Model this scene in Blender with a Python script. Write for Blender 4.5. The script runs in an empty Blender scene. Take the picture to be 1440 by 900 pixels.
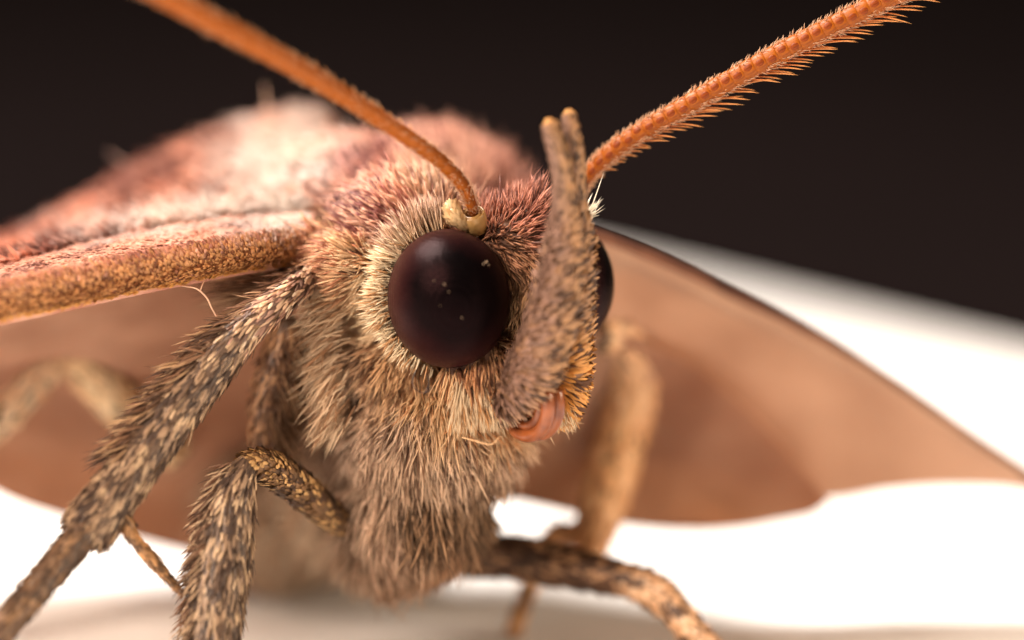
# Macro of a moth standing on white paper on a dark tabletop. 1 Blender unit = 1 mm.
import bpy, math
import numpy as np
from mathutils import Vector, Matrix

rng = np.random.default_rng(11)
sc = bpy.context.scene
COL = sc.collection
sc.unit_settings.system = 'METRIC'
sc.unit_settings.scale_length = 0.001
sc.unit_settings.length_unit = 'MILLIMETERS'

# ------------------------------------------------------------------ camera
PITCH = math.radians(10.0)
DIST, PXMM, ZC = 60.0, 90.0, 6.2
FOCUS = 0.15                     # focus plane relative to the reference plane (mm)
APERTURE = 3.8                    # lens opening (mm)
RIGHT = np.array([1.0, 0, 0])
UP = np.array([0, math.sin(PITCH), math.cos(PITCH)])
FWD = np.array([0, math.cos(PITCH), -math.sin(PITCH)])
CAM = np.array([0, 0, ZC]) - FWD * DIST
cd = bpy.data.cameras.new('camera')
cam = bpy.data.objects.new('camera', cd)
COL.objects.link(cam)
cam.location = CAM
cam.rotation_euler = (math.pi / 2 - PITCH, 0, 0)
cd.lens = 36.0 * DIST / 16.0
cd.sensor_width = 36.0
cd.clip_start, cd.clip_end = 1.0, 6000.0
cd.dof.use_dof = True
cd.dof.focus_distance = DIST + FOCUS
cd.dof.aperture_fstop = cd.lens * 1e-3 / APERTURE
sc.camera = cam

# ------------------------------------------------------------------ world, lamps, exposure
w = bpy.data.worlds.new('World')
sc.world = w
w.use_nodes = True
w.node_tree.nodes['Background'].inputs[0].default_value = (1.0, 0.68, 0.48, 1)
w.node_tree.nodes['Background'].inputs[1].default_value = 0.13

def area_lamp(name, loc, target, size, E, color):
    """E = irradiance it gives at the target (W per square unit)."""
    ld = bpy.data.lights.new(name, 'AREA')
    ld.shape = 'DISK'
    ld.size = size
    d = Vector(target) - Vector(loc)
    ld.energy = E * math.pi * d.length_squared
    ld.color = color
    o = bpy.data.objects.new(name, ld)
    COL.objects.link(o)
    o.location = loc
    o.rotation_euler = d.to_track_quat('-Z', 'Y').to_euler()
    return o
area_lamp('key_lamp', (-66, 34, 112), (0, 4, 5), 30, 8.5, (1.0, 0.92, 0.84))
area_lamp('front_lamp', (-85, -75, 85), (0, 0, 5), 40, 5.0, (1.0, 0.80, 0.645))
area_lamp('side_lamp', (105, -35, 38), (0, 2, 5), 30, 2.2, (1.0, 0.78, 0.56))

sc.view_settings.view_transform = 'Standard'
sc.view_settings.look = 'None'
sc.view_settings.exposure = 0.0
sc.view_settings.gamma = 1.0
sc.view_settings.use_curve_mapping = False
sc.cycles.use_denoising = True
sc.cycles.use_adaptive_sampling = False
sc.cycles.max_bounces = 8
sc.cycles.transmission_bounces = 6
sc.cycles.transparent_max_bounces = 8

# ------------------------------------------------------------------ helpers
def P(px, py, d=0.0):
    """photo pixel (1440x900) at depth d mm behind the reference plane -> world point"""
    px, py, d = np.asarray(px, float), np.asarray(py, float), np.asarray(d, float)
    z = DIST + d
    x = (px - 720.0) / PXMM * z / DIST
    y = -(py - 450.0) / PXMM * z / DIST
    return CAM + FWD * z[..., None] + RIGHT * x[..., None] + UP * y[..., None]

def to_px(p):
    q = p - CAM
    z = q @ FWD
    return np.stack([720 + (q @ RIGHT) / z * DIST * PXMM, 450 - (q @ UP) / z * DIST * PXMM, z - DIST], -1)

def ground(px, py):
    a = P(px, py, 0.0) - CAM
    return CAM + a * (-CAM[2] / a[2])

def idir(dx, dy, toward=0.0):
    v = RIGHT * dx - UP * dy - FWD * toward
    return v / np.linalg.norm(v)

def norm(v):
    return v / np.maximum(np.linalg.norm(v, axis=-1, keepdims=True), 1e-9)

def lin(c):
    c = np.asarray(c, float) / 255.0
    return np.where(c <= 0.04045, c / 12.92, ((c + 0.055) / 1.055) ** 2.4)

def cap(c, m=0.86):
    """limit a pigment colour without changing its hue"""
    return c * np.minimum(1.0, m / np.maximum(c.max(-1, keepdims=True), 1e-6))

def spline(pts, n):
    """Catmull-Rom through pts (m,k) -> (n,k)"""
    pts = np.asarray(pts, float)
    m = len(pts)
    e = np.vstack([2 * pts[0] - pts[1], pts, 2 * pts[-1] - pts[-2]])
    t = np.linspace(0, m - 1, n)
    i = np.minimum(t.astype(int), m - 2)
    f = (t - i)[:, None]
    a, b, c, d = e[i], e[i + 1], e[i + 2], e[i + 3]
    return 0.5 * (2 * b + (c - a) * f + (2 * a - 5 * b + 4 * c - d) * f ** 2 + (3 * b - a - 3 * c + d) * f ** 3)

def mesh_np(name, verts, faces, mat, parent=None, colors=None, smooth=True, kind=None):
    """faces: list of int arrays (n,3) and/or (n,4)"""
    if isinstance(faces, np.ndarray):
        faces = [faces]
    me = bpy.data.meshes.new(name)
    loops = np.concatenate([f.ravel() for f in faces]).astype(np.int32)
    tot = np.concatenate([np.full(len(f), f.shape[1]) for f in faces]).astype(np.int32)
    start = np.concatenate([[0], np.cumsum(tot)[:-1]]).astype(np.int32)
    me.vertices.add(len(verts)); me.loops.add(len(loops)); me.polygons.add(len(tot))
    me.vertices.foreach_set('co', np.ascontiguousarray(verts, np.float32).ravel())
    me.loops.foreach_set('vertex_index', loops)
    me.polygons.foreach_set('loop_start', start)
    me.polygons.foreach_set('loop_total', tot)
    me.update(calc_edges=True)
    me.polygons.foreach_set('use_smooth', np.full(len(tot), smooth))
    if colors is not None:
        a = me.color_attributes.new('col', 'FLOAT_COLOR', 'POINT')
        c4 = np.ones((len(verts), 4), np.float32); c4[:, :3] = colors
        a.data.foreach_set('color', c4.ravel())
    me.validate()
    me.materials.append(mat)
    o = bpy.data.objects.new(name, me)
    COL.objects.link(o)
    if parent is not None:
        o.parent = parent
    if kind:
        o['kind'] = kind
    return o

def empty(name, parent=None, loc=(0, 0, 0)):
    o = bpy.data.objects.new(name, None)
    COL.objects.link(o)
    o.location = loc
    o.empty_display_size = 0.3
    if parent is not None:
        o.parent = parent
    return o

def value_noise(p, scale, seed=0):
    """smooth 3D value noise in 0..1 for points p (n,3)"""
    q = p * scale
    i = np.floor(q).astype(np.int64); f = q - i
    f = f * f * (3 - 2 * f)
    def h(a, b, c):
        n = (a * 73856093) ^ (b * 19349663) ^ (c * 83492791) ^ (seed * 2654435)
        n = (n ^ (n >> 13)) * 1274126177
        return ((n ^ (n >> 16)) & 0xffff) / 65535.0
    r = 0
    for dx in (0, 1):
        for dy in (0, 1):
            for dz in (0, 1):
                wgt = (f[:, 0] if dx else 1 - f[:, 0]) * (f[:, 1] if dy else 1 - f[:, 1]) * (f[:, 2] if dz else 1 - f[:, 2])
                r = r + wgt * h(i[:, 0] + dx, i[:, 1] + dy, i[:, 2] + dz)
    return r

# ------------------------------------------------------------------ materials
def new_mat(name):
    m = bpy.data.materials.new(name)
    m.use_nodes = True
    nt = m.node_tree
    return m, nt, nt.nodes['Principled BSDF'], nt.nodes['Material Output']

def coat_mat(name, trans=0.3, rough=0.5, spec=0.35):
    """hair / scale material: colour comes from the pigment attribute of each hair"""
    m, nt, b, out = new_mat(name)
    a = nt.nodes.new('ShaderNodeAttribute'); a.attribute_name = 'col'
    nt.links.new(a.outputs['Color'], b.inputs['Base Color'])
    b.inputs['Roughness'].default_value = rough
    b.inputs['Specular IOR Level'].default_value = spec
    t = nt.nodes.new('ShaderNodeBsdfTranslucent')
    nt.links.new(a.outputs['Color'], t.inputs['Color'])
    mx = nt.nodes.new('ShaderNodeMixShader'); mx.inputs[0].default_value = trans
    nt.links.new(b.outputs[0], mx.inputs[1]); nt.links.new(t.outputs[0], mx.inputs[2])
    nt.links.new(mx.outputs[0], out.inputs['Surface'])
    return m

def plain_mat(name, c1, c2, scale, rough=0.6, spec=0.3, bump=0.0, trans=0.0, tcol=None, detail=4.0, coat=0.0, ramp=(0.35, 0.65)):
    m, nt, b, out = new_mat(name)
    tc = nt.nodes.new('ShaderNodeTexCoord')
    n = nt.nodes.new('ShaderNodeTexNoise')
    n.inputs['Scale'].default_value = scale; n.inputs['Detail'].default_value = detail
    nt.links.new(tc.outputs['Object'], n.inputs['Vector'])
    r = nt.nodes.new('ShaderNodeValToRGB')
    r.color_ramp.elements[0].position, r.color_ramp.elements[1].position = ramp
    r.color_ramp.elements[0].color = (*lin(c1), 1); r.color_ramp.elements[1].color = (*lin(c2), 1)
    nt.links.new(n.outputs['Fac'], r.inputs[0])
    nt.links.new(r.outputs[0], b.inputs['Base Color'])
    b.inputs['Roughness'].default_value = rough
    b.inputs['Specular IOR Level'].default_value = spec
    b.inputs['Coat Weight'].default_value = coat
    if bump:
        n2 = nt.nodes.new('ShaderNodeTexNoise'); n2.inputs['Scale'].default_value = scale * 6
        nt.links.new(tc.outputs['Object'], n2.inputs['Vector'])
        bp = nt.nodes.new('ShaderNodeBump'); bp.inputs['Strength'].default_value = bump
        bp.inputs['Distance'].default_value = 0.05
        nt.links.new(n2.outputs['Fac'], bp.inputs['Height']); nt.links.new(bp.outputs[0], b.inputs['Normal'])
    if trans:
        t = nt.nodes.new('ShaderNodeBsdfTranslucent')
        if tcol is None:
            nt.links.new(r.outputs[0], t.inputs['Color'])
        else:
            t.inputs['Color'].default_value = (*lin(tcol), 1)
        mx = nt.nodes.new('ShaderNodeMixShader'); mx.inputs[0].default_value = trans
        nt.links.new(b.outputs[0], mx.inputs[1]); nt.links.new(t.outputs[0], mx.inputs[2])
        nt.links.new(mx.outputs[0], out.inputs['Surface'])
    return m

M_FUR = coat_mat('moth_fur', 0.28, 0.5, 0.3)
M_SCALE = coat_mat('moth_scale', 0.18, 0.42, 0.4)
M_BRISTLE = coat_mat('antenna_bristle', 0.45, 0.35, 0.5)
M_SKIN = plain_mat('moth_skin', (66, 44, 34), (100, 72, 56), 3.0, 0.7, 0.2, 0.3)
M_LEGSKIN = plain_mat('leg_skin', (70, 52, 40), (120, 92, 66), 5.0, 0.6, 0.3, 0.3)
M_PALPSKIN = plain_mat('palp_skin', (112, 84, 66), (150, 112, 84), 4.0, 0.7, 0.2, 0.3)
M_WING_UNDER = plain_mat('wing_underside', (178, 144, 122), (210, 176, 150), 0.45, 0.65, 0.15, 0.05, 0.40, (220, 178, 146))
M_WING_HIND = plain_mat('hindwing_underside', (150, 118, 98), (202, 166, 140), 0.5, 0.65, 0.15, 0.05, 0.56, (222, 176, 140))
M_WING_UP = plain_mat('forewing_upper', (176, 112, 92), (222, 172, 148), 1.3, 0.6, 0.2, 0.2, 0.2)
M_COSTA = plain_mat('wing_leading_edge', (84, 52, 40), (116, 76, 58), 2.0, 0.6, 0.2, 0.2)
M_ANT = plain_mat('antenna_shaft', (142, 70, 8), (180, 96, 16), 3.0, 0.42, 0.3, 0.1, 0.3)
M_PIT = plain_mat('antenna_pit', (104, 42, 5), (134, 58, 7), 6.0, 0.5, 0.2)
M_SCAPE = plain_mat('antenna_scape', (160, 118, 62), (200, 160, 104), 4.0, 0.32, 0.5, 0.1, 0.15)
M_PROB = plain_mat('proboscis', (112, 56, 28), (156, 86, 44), 4.0, 0.28, 0.5, 0.1, 0.15, coat=0.2)
M_DUST = plain_mat('dust', (120, 100, 84), (170, 146, 120), 20, 0.8, 0.1)
M_PAPER = plain_mat('white_paper', (236, 234, 232), (243, 241, 239), 0.8, 0.8, 0.1, 0.05)
M_TABLE = plain_mat('dark_tabletop', (15, 10, 10), (20, 14, 14), 0.02, 0.9, 0.02, 0.0)

def eye_mat(axis):
    m, nt, b, out = new_mat('compound_eye')
    tc = nt.nodes.new('ShaderNodeTexCoord')
    # viewer-dependent dark pseudopupil painted in: black centre, maroon towards the rim, uneven edge
    dp = nt.nodes.new('ShaderNodeVectorMath'); dp.operation = 'DOT_PRODUCT'
    nm = nt.nodes.new('ShaderNodeVectorMath'); nm.operation = 'NORMALIZE'
    nt.links.new(tc.outputs['Object'], nm.inputs[0])
    nt.links.new(nm.outputs[0], dp.inputs[0])
    dp.inputs[1].default_value = tuple(axis)
    ns = nt.nodes.new('ShaderNodeTexNoise'); ns.inputs['Scale'].default_value = 2.2; ns.inputs['Detail'].default_value = 3
    nt.links.new(tc.outputs['Object'], ns.inputs['Vector'])
    ad = nt.nodes.new('ShaderNodeMath'); ad.operation = 'MULTIPLY_ADD'; ad.inputs[1].default_value = 0.22
    nt.links.new(ns.outputs['Fac'], ad.inputs[0]); nt.links.new(dp.outputs['Value'], ad.inputs[2])
    r = nt.nodes.new('ShaderNodeValToRGB')
    el = r.color_ramp.elements
    el[0].position = 0.36; el[0].color = (*lin((54, 27, 25)), 1)
    el[1].position = 0.90; el[1].color = (*lin((8, 6, 7)), 1)
    e = el.new(0.68); e.color = (*lin((33, 15, 16)), 1)
    nt.links.new(ad.outputs[0], r.inputs[0])
    vc = nt.nodes.new('ShaderNodeTexVoronoi'); vc.inputs['Scale'].default_value = 26.0; vc.inputs['Randomness'].default_value = 0.25
    nt.links.new(tc.outputs['Object'], vc.inputs['Vector'])
    mr = nt.nodes.new('ShaderNodeMapRange'); mr.inputs[1].default_value = 0.0; mr.inputs[2].default_value = 0.6
    mr.inputs[3].default_value = 1.35; mr.inputs[4].default_value = 0.55
    nt.links.new(vc.outputs['Distance'], mr.inputs[0])
    ml = nt.nodes.new('ShaderNodeVectorMath'); ml.operation = 'SCALE'
    nt.links.new(r.outputs[0], ml.inputs[0]); nt.links.new(mr.outputs[0], ml.inputs['Scale'])
    nt.links.new(ml.outputs[0], b.inputs['Base Color'])
    b.inputs['Roughness'].default_value = 0.30
    b.inputs['Specular IOR Level'].default_value = 0.05
    b.inputs['Specular Tint'].default_value = (1.0, 0.42, 0.45, 1)
    v = nt.nodes.new('ShaderNodeTexVoronoi'); v.inputs['Scale'].default_value = 26.0
    v.inputs['Randomness'].default_value = 0.25
    nt.links.new(tc.outputs['Object'], v.inputs['Vector'])
    bp = nt.nodes.new('ShaderNodeBump'); bp.invert = True
    bp.inputs['Strength'].default_value = 0.6; bp.inputs['Distance'].default_value = 0.012
    nt.links.new(v.outputs['Distance'], bp.inputs['Height']); nt.links.new(bp.outputs[0], b.inputs['Normal'])
    return m

# ------------------------------------------------------------------ tabletop and paper
def slab(name, corners, z0, z1, mat, kind=None):
    c = np.asarray(corners, float)
    n = len(c)
    v = np.vstack([np.c_[c, np.full(n, z1)], np.c_[c, np.full(n, z0)]])
    side = np.array([[i, i + n, (i + 1) % n + n, (i + 1) % n] for i in range(n)])
    top = np.arange(n)[None, :]; bot = np.arange(2 * n - 1, n - 1, -1)[None, :]
    return mesh_np(name, v, [side, top, bot], mat, smooth=False, kind=kind)
slab('tabletop', [(-2500, -600), (2500, -600), (2500, 4000), (-2500, 4000)], -20, -0.12, M_TABLE, 'structure')
K = ground(700, 346); R = ground(1440, 506); L = ground(-300, 470)
dR = (R - K)[:2] / np.linalg.norm(R - K); dL = (L - K)[:2] / np.linalg.norm(L - K)
k2 = K[:2]
paper = slab('paper', [k2, k2 + dL * 150, k2 + dL * 150 + dR * 190, k2 + dR * 190][::1], -0.116, 0.0, M_PAPER)
paper['label'] = 'blank white sheet of paper lying on the dark tabletop under the moth'
paper['category'] = 'paper'

# ------------------------------------------------------------------ the moth
moth = empty('moth')
moth['label'] = 'brown furry moth with big dark eyes and orange antennae standing on white paper'
moth['category'] = 'moth'

# body axes: the head faces to the right of the camera
YAW = math.radians(42)
HF = np.array([math.sin(YAW), -math.cos(YAW), 0])      # forwards
HL = np.array([math.cos(YAW), math.sin(YAW), 0])       # the moth's left
HU = np.array([0, 0, 1.0])

def ellipsoid(c, r, axes, nu=40, nv=24):
    u = np.linspace(0, 2 * math.pi, nu, endpoint=False); v = np.linspace(0, math.pi, nv)
    V, U = np.meshgrid(v[1:-1], u, indexing='ij')
    p = np.stack([np.sin(V) * np.cos(U), np.sin(V) * np.sin(U), np.cos(V)], -1).reshape(-1, 3)
    p = np.vstack([p, [[0, 0, 1]], [[0, 0, -1]]])
    verts = np.asarray(c) + (p * np.asarray(r)) @ np.asarray(axes)
    q = []
    for j in range(nv - 3):
        i = np.arange(nu)
        q.append(np.stack([j * nu + i, (j + 1) * nu + i, (j + 1) * nu + (i + 1) % nu, j * nu + (i + 1) % nu], -1))
    i = np.arange(nu); n = nu * (nv - 2)
    t1 = np.stack([np.full(nu, n), i, (i + 1) % nu], -1)
    t2 = np.stack([np.full(nu, n + 1), n - nu + (i + 1) % nu, n - nu + i], -1)
    return verts, [np.vstack(q), np.vstack([t1, t2])]

CAMAX = np.array([RIGHT, UP, FWD])
BODY_AX = np.array([HL, -HF, HU])
blobs = [  # centre (px,py,d), radii, axes
    ((722, 372, 0.85), (0.95, 0.92, 0.9), CAMAX),      # head
    ((745, 322, 0.75), (0.48, 0.5, 0.5), CAMAX),       # crown between the antennae
    ((762, 440, 0.25), (0.42, 0.95, 0.45), CAMAX),     # face
    ((690, 520, 0.35), (0.75, 0.55, 0.55), CAMAX),     # cheek
    ((775, 560, 0.5), (0.3, 0.35, 0.3), CAMAX),
    ((585, 420, 1.5), (0.85, 1.1, 0.9), CAMAX),        # neck
    ((570, 308, 1.45), (1.05, 0.62, 0.8), CAMAX),       # collar
    ((490, 375, 1.2), (0.55, 0.55, 0.7), CAMAX),
    ((435, 352, 1.6), (0.42, 0.32, 0.6), CAMAX),       # wing base
    ((600, 440, 5.2), (2.15, 3.05, 2.6), CAMAX),       # thorax
    ((500, 300, 4.2), (1.5, 1.2, 1.6), CAMAX),
    ((612, 610, 1.7), (1.42, 1.2, 1.15), CAMAX),       # chest
    ((560, 520, 1.6), (0.85, 0.8, 0.8), CAMAX),
    ((590, 715, 2.0), (1.1, 0.95, 1.0), CAMAX),
    ((560, 770, 2.6), (0.85, 0.55, 0.9), CAMAX),
    ((470, 640, 6.0), (1.2, 1.7, 2.0), CAMAX),         # hip
    ((400, 690, 9.0), (1.5, 1.5, 4.0), CAMAX),         # abdomen
]
bv, bf, off = [], [], 0
for c, r, ax in blobs:
    v, f = ellipsoid(P(*c), r, ax, 32, 20)
    bv.append(v); bf += [x + off for x in f]; off += len(v)
raw = mesh_np('body_raw', np.vstack(bv), bf, M_SKIN)
md = raw.modifiers.new('r', 'REMESH'); md.mode = 'VOXEL'; md.voxel_size = 0.085
md2 = raw.modifiers.new('s', 'SMOOTH'); md2.iterations = 6; md2.factor = 0.5
dg = bpy.context.evaluated_depsgraph_get()
bme = bpy.data.meshes.new_from_object(raw.evaluated_get(dg))
old = raw.data
bpy.data.objects.remove(raw); bpy.data.meshes.remove(old)
bme.name = 'body'
for p in bme.polygons: p.use_smooth = True
bme.materials.clear(); bme.materials.append(M_SKIN)
body = bpy.data.objects.new('body', bme); COL.objects.link(body); body.parent = moth

# ------------------------------------------------------------------ eyes
EYE_R = (1.03, 0.90, 1.09)                              # forwards, sideways, up
EYE_AX = np.array([HF, HL, HU])
eye_near = P(631, 420, 0.0)
eye_far = eye_near + HL * 2.22 + HF * 0.02
eyes = []
for c, side in ((eye_near, -1), (eye_far, 1)):
    v, f = ellipsoid((0, 0, 0), EYE_R, EYE_AX, 96, 64)
    ax = norm(np.array(HF * 0.55 + HL * side * 0.83 + HU * 0.12)) if side > 0 else norm(-FWD + RIGHT * 0.12 + UP * 0.02)
    o = mesh_np('eye', v, f, eye_mat(ax), moth)
    o.location = c
    eyes.append(c)
    if side < 0:   # specks of dust on the cornea
        for sx, sy, sr in ((.56, .53, .034), (.52, .50, .02), (.60, .49, .018), (-.05, .22, .018), (.02, .10, .014), (-.22, .28, .012), (.22, -.30, .012), (-.12, -.12, .010)):
            dv_ = RIGHT * sx + UP * sy - FWD * math.sqrt(max(0, 1 - sx * sx - sy * sy))
            q_ = (EYE_AX @ dv_) / np.array(EYE_R); dv_ = dv_ / np.linalg.norm(q_)
            vs, fs = ellipsoid(dv_, np.array([1, .8, .7]) * sr * .8, CAMAX, 8, 6)
            vs = vs + rng.normal(size=vs.shape) * sr * .22
            mesh_np('dust_speck', vs, fs, M_DUST, o)
def in_eye(p, s=1.02):
    r = np.zeros(len(p), bool)
    for c in eyes:
        q = (p - c) @ EYE_AX.T / np.array(EYE_R) / s
        r |= (q * q).sum(-1) < 1
    return r

# ------------------------------------------------------------------ hairs and scales
def hair_mesh(name, root, d0, d1, L, W, cb, ct, mat, parent, segs=3, kind='stuff'):
    """tapered three-sided hairs; cb / ct pigment at base / tip"""
    n = len(root)
    t = np.linspace(0, 1, segs + 1)
    side = norm(np.cross(d0, rng.normal(size=(n, 3))))
    sid2 = np.cross(d0, side)
    prof = np.interp(t, [0, 0.3, 0.75, 1], [0.75, 1.0, 0.75, 0.0])
    V, C = [], []
    for k, tt in enumerate(t):
        cen = root + L[:, None] * (d0 * tt + (d1 - d0) * tt * tt * 0.5)
        cc = cb * (1 - tt) + ct * tt
        if k == segs:
            V.append(cen[:, None, :]); C.append(cc[:, None, :]); break
        ring = [cen + (W * prof[k])[:, None] * 0.5 * (math.cos(a) * side + math.sin(a) * sid2) for a in (0, 2.094, 4.189)]
        V.append(np.stack(ring, 1)); C.append(np.repeat(cc[:, None, :], 3, 1))
    V = np.concatenate(V, 1); C = np.concatenate(C, 1)
    m = V.shape[1]
    q = []
    for k in range(segs - 1):
        for a in range(3):
            b = (a + 1) % 3
            q.append([k * 3 + a, k * 3 + b, k * 3 + 3 + b, k * 3 + 3 + a])
    tr = [[(segs - 1) * 3 + a, (segs - 1) * 3 + (a + 1) % 3, segs * 3] for a in range(3)]
    base = (np.arange(n) * m)[:, None, None]
    Q = (np.array(q)[None] + base).reshape(-1, 4); T = (np.array(tr)[None] + base).reshape(-1, 3)
    return mesh_np(name, V.reshape(-1, 3), [Q, T], mat, parent, C.reshape(-1, 3), True, kind)

def scale_mesh(name, root, d0, d1, nrm, L, W, cb, ct, mat, parent, kind='stuff', tipw=0.55):
    """flat, slightly cupped paddle-shaped scales"""
    n = len(root)
    ts = np.array([0, 0.35, 0.75, 1.0]); pr = np.array([0.4, 0.95, 1.0, tipw])
    V, C = [], []
    for tt, wv in zip(ts, pr):
        dd = norm(d0 * (1 - tt) + d1 * tt)
        cen = root + L[:, None] * (d0 * tt + (d1 - d0) * tt * tt * 0.5)
        s = norm(np.cross(dd, nrm)); u = np.cross(s, dd)
        h = (W * wv * 0.5)[:, None]
        tip = (0.0 if tt < 1 else 0.12) * L[:, None] * dd
        V += [cen - s * h, cen + u * h * 0.35 + tip, cen + s * h]
        cc = cb * (1 - tt) + ct * tt
        C += [cc, cc, cc]
    V = np.stack(V, 1); C = np.stack(C, 1)
    q = []
    for k in range(3):
        for a in range(2):
            q.append([k * 3 + a, k * 3 + a + 1, k * 3 + a + 4, k * 3 + a + 3])
    Q = (np.array(q)[None] + (np.arange(n) * 12)[:, None, None]).reshape(-1, 4)
    return mesh_np(name, V.reshape(-1, 3), Q, mat, parent, C.reshape(-1, 3), True, kind)

# --- body fur: field of control points in the photograph
# px, py, flow dx, dy, lift, length, width, light colour, dark colour, share of dark
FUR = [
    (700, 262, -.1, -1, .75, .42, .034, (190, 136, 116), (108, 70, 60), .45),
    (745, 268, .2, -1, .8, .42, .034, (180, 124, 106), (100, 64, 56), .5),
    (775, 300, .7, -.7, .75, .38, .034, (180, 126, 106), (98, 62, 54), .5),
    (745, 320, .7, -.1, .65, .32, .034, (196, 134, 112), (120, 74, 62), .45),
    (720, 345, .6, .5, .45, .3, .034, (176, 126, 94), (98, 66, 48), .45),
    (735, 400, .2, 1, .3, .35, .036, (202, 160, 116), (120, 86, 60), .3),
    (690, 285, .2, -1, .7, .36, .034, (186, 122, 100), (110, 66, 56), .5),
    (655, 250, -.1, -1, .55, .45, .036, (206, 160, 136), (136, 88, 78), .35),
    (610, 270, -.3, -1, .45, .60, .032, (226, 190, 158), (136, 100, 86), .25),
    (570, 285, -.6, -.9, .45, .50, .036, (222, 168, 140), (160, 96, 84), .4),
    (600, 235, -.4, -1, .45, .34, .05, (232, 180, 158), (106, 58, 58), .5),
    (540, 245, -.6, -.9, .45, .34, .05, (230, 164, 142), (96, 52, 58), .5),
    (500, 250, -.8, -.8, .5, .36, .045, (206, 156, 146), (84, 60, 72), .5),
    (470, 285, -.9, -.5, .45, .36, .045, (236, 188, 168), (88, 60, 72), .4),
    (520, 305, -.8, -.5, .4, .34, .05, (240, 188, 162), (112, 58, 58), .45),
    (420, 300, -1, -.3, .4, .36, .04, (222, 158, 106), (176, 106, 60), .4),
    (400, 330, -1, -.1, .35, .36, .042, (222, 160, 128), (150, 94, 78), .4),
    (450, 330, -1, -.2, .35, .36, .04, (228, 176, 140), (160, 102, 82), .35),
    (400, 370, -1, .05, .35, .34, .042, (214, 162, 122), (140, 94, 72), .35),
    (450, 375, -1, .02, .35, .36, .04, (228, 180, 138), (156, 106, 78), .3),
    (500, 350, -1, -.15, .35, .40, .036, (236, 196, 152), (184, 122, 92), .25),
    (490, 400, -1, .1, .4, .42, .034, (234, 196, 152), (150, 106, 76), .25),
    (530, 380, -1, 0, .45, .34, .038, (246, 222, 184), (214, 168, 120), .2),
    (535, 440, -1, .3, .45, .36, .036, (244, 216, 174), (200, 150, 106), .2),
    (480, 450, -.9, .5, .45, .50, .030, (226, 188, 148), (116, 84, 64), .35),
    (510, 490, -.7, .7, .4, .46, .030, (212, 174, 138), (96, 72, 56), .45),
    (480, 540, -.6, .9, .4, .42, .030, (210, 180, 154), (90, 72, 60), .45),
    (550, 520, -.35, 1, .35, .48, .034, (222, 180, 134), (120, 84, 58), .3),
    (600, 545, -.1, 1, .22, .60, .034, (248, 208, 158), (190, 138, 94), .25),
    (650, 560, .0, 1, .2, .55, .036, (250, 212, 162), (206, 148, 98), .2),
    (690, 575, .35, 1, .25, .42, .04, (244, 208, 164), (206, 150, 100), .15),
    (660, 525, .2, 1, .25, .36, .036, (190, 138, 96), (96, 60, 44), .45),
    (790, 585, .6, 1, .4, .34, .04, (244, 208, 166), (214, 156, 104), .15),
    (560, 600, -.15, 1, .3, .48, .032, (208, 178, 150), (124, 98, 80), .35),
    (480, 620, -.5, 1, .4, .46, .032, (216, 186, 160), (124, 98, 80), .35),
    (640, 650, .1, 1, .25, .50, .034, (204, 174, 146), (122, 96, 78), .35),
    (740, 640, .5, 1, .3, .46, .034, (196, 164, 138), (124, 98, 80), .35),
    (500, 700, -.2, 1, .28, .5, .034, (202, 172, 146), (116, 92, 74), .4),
    (600, 730, .0, 1, .22, .55, .036, (150, 116, 86), (76, 58, 42), .55),  # lower chest shade painted into the fur colour, here and next row
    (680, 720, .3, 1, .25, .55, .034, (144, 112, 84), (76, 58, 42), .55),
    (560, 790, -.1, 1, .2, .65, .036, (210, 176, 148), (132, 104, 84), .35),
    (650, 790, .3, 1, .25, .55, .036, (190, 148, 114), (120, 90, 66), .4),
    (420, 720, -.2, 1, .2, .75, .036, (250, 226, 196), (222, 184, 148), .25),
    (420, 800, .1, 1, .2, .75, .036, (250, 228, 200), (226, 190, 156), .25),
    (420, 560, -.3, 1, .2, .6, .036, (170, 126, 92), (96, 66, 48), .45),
    (440, 210, -1, -.2, .4, .45, .05, (246, 226, 210), (220, 180, 160), .3),  # whitened for the painted thorax highlight
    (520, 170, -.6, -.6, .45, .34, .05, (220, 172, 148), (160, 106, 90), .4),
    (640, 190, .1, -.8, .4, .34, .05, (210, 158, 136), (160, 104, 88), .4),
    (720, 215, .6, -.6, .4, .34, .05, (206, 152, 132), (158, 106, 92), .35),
    (400, 260, -1, 0, .3, .4, .05, (252, 242, 234), (234, 202, 186), .2),  # white highlight near the wing base painted into the fur, to the last row
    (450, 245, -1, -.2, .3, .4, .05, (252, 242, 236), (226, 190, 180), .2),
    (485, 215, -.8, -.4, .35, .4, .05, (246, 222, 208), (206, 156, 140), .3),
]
F_xy = np.array([f[:2] for f in FUR], float)
F_fl = np.array([f[2:4] for f in FUR], float); F_fl /= np.linalg.norm(F_fl, axis=1, keepdims=True)
F_sc = np.array([f[4:7] for f in FUR], float)
F_cl = np.array([lin(f[7]) for f in FUR]); F_cd = np.array([lin(f[8]) for f in FUR])
F_pd = np.array([f[9] for f in FUR], float)

def tri_data(me):
    me.calc_loop_triangles()
    n = len(me.loop_triangles)
    t = np.empty(n * 3, np.int32); me.loop_triangles.foreach_get('vertices', t); t = t.reshape(-1, 3)
    v = np.empty(len(me.vertices) * 3, np.float32); me.vertices.foreach_get('co', v); v = v.reshape(-1, 3).astype(float)
    vn = np.empty(len(me.vertices) * 3, np.float32); me.vertices.foreach_get('normal', vn); vn = vn.reshape(-1, 3).astype(float)
    return v, vn, t

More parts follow.
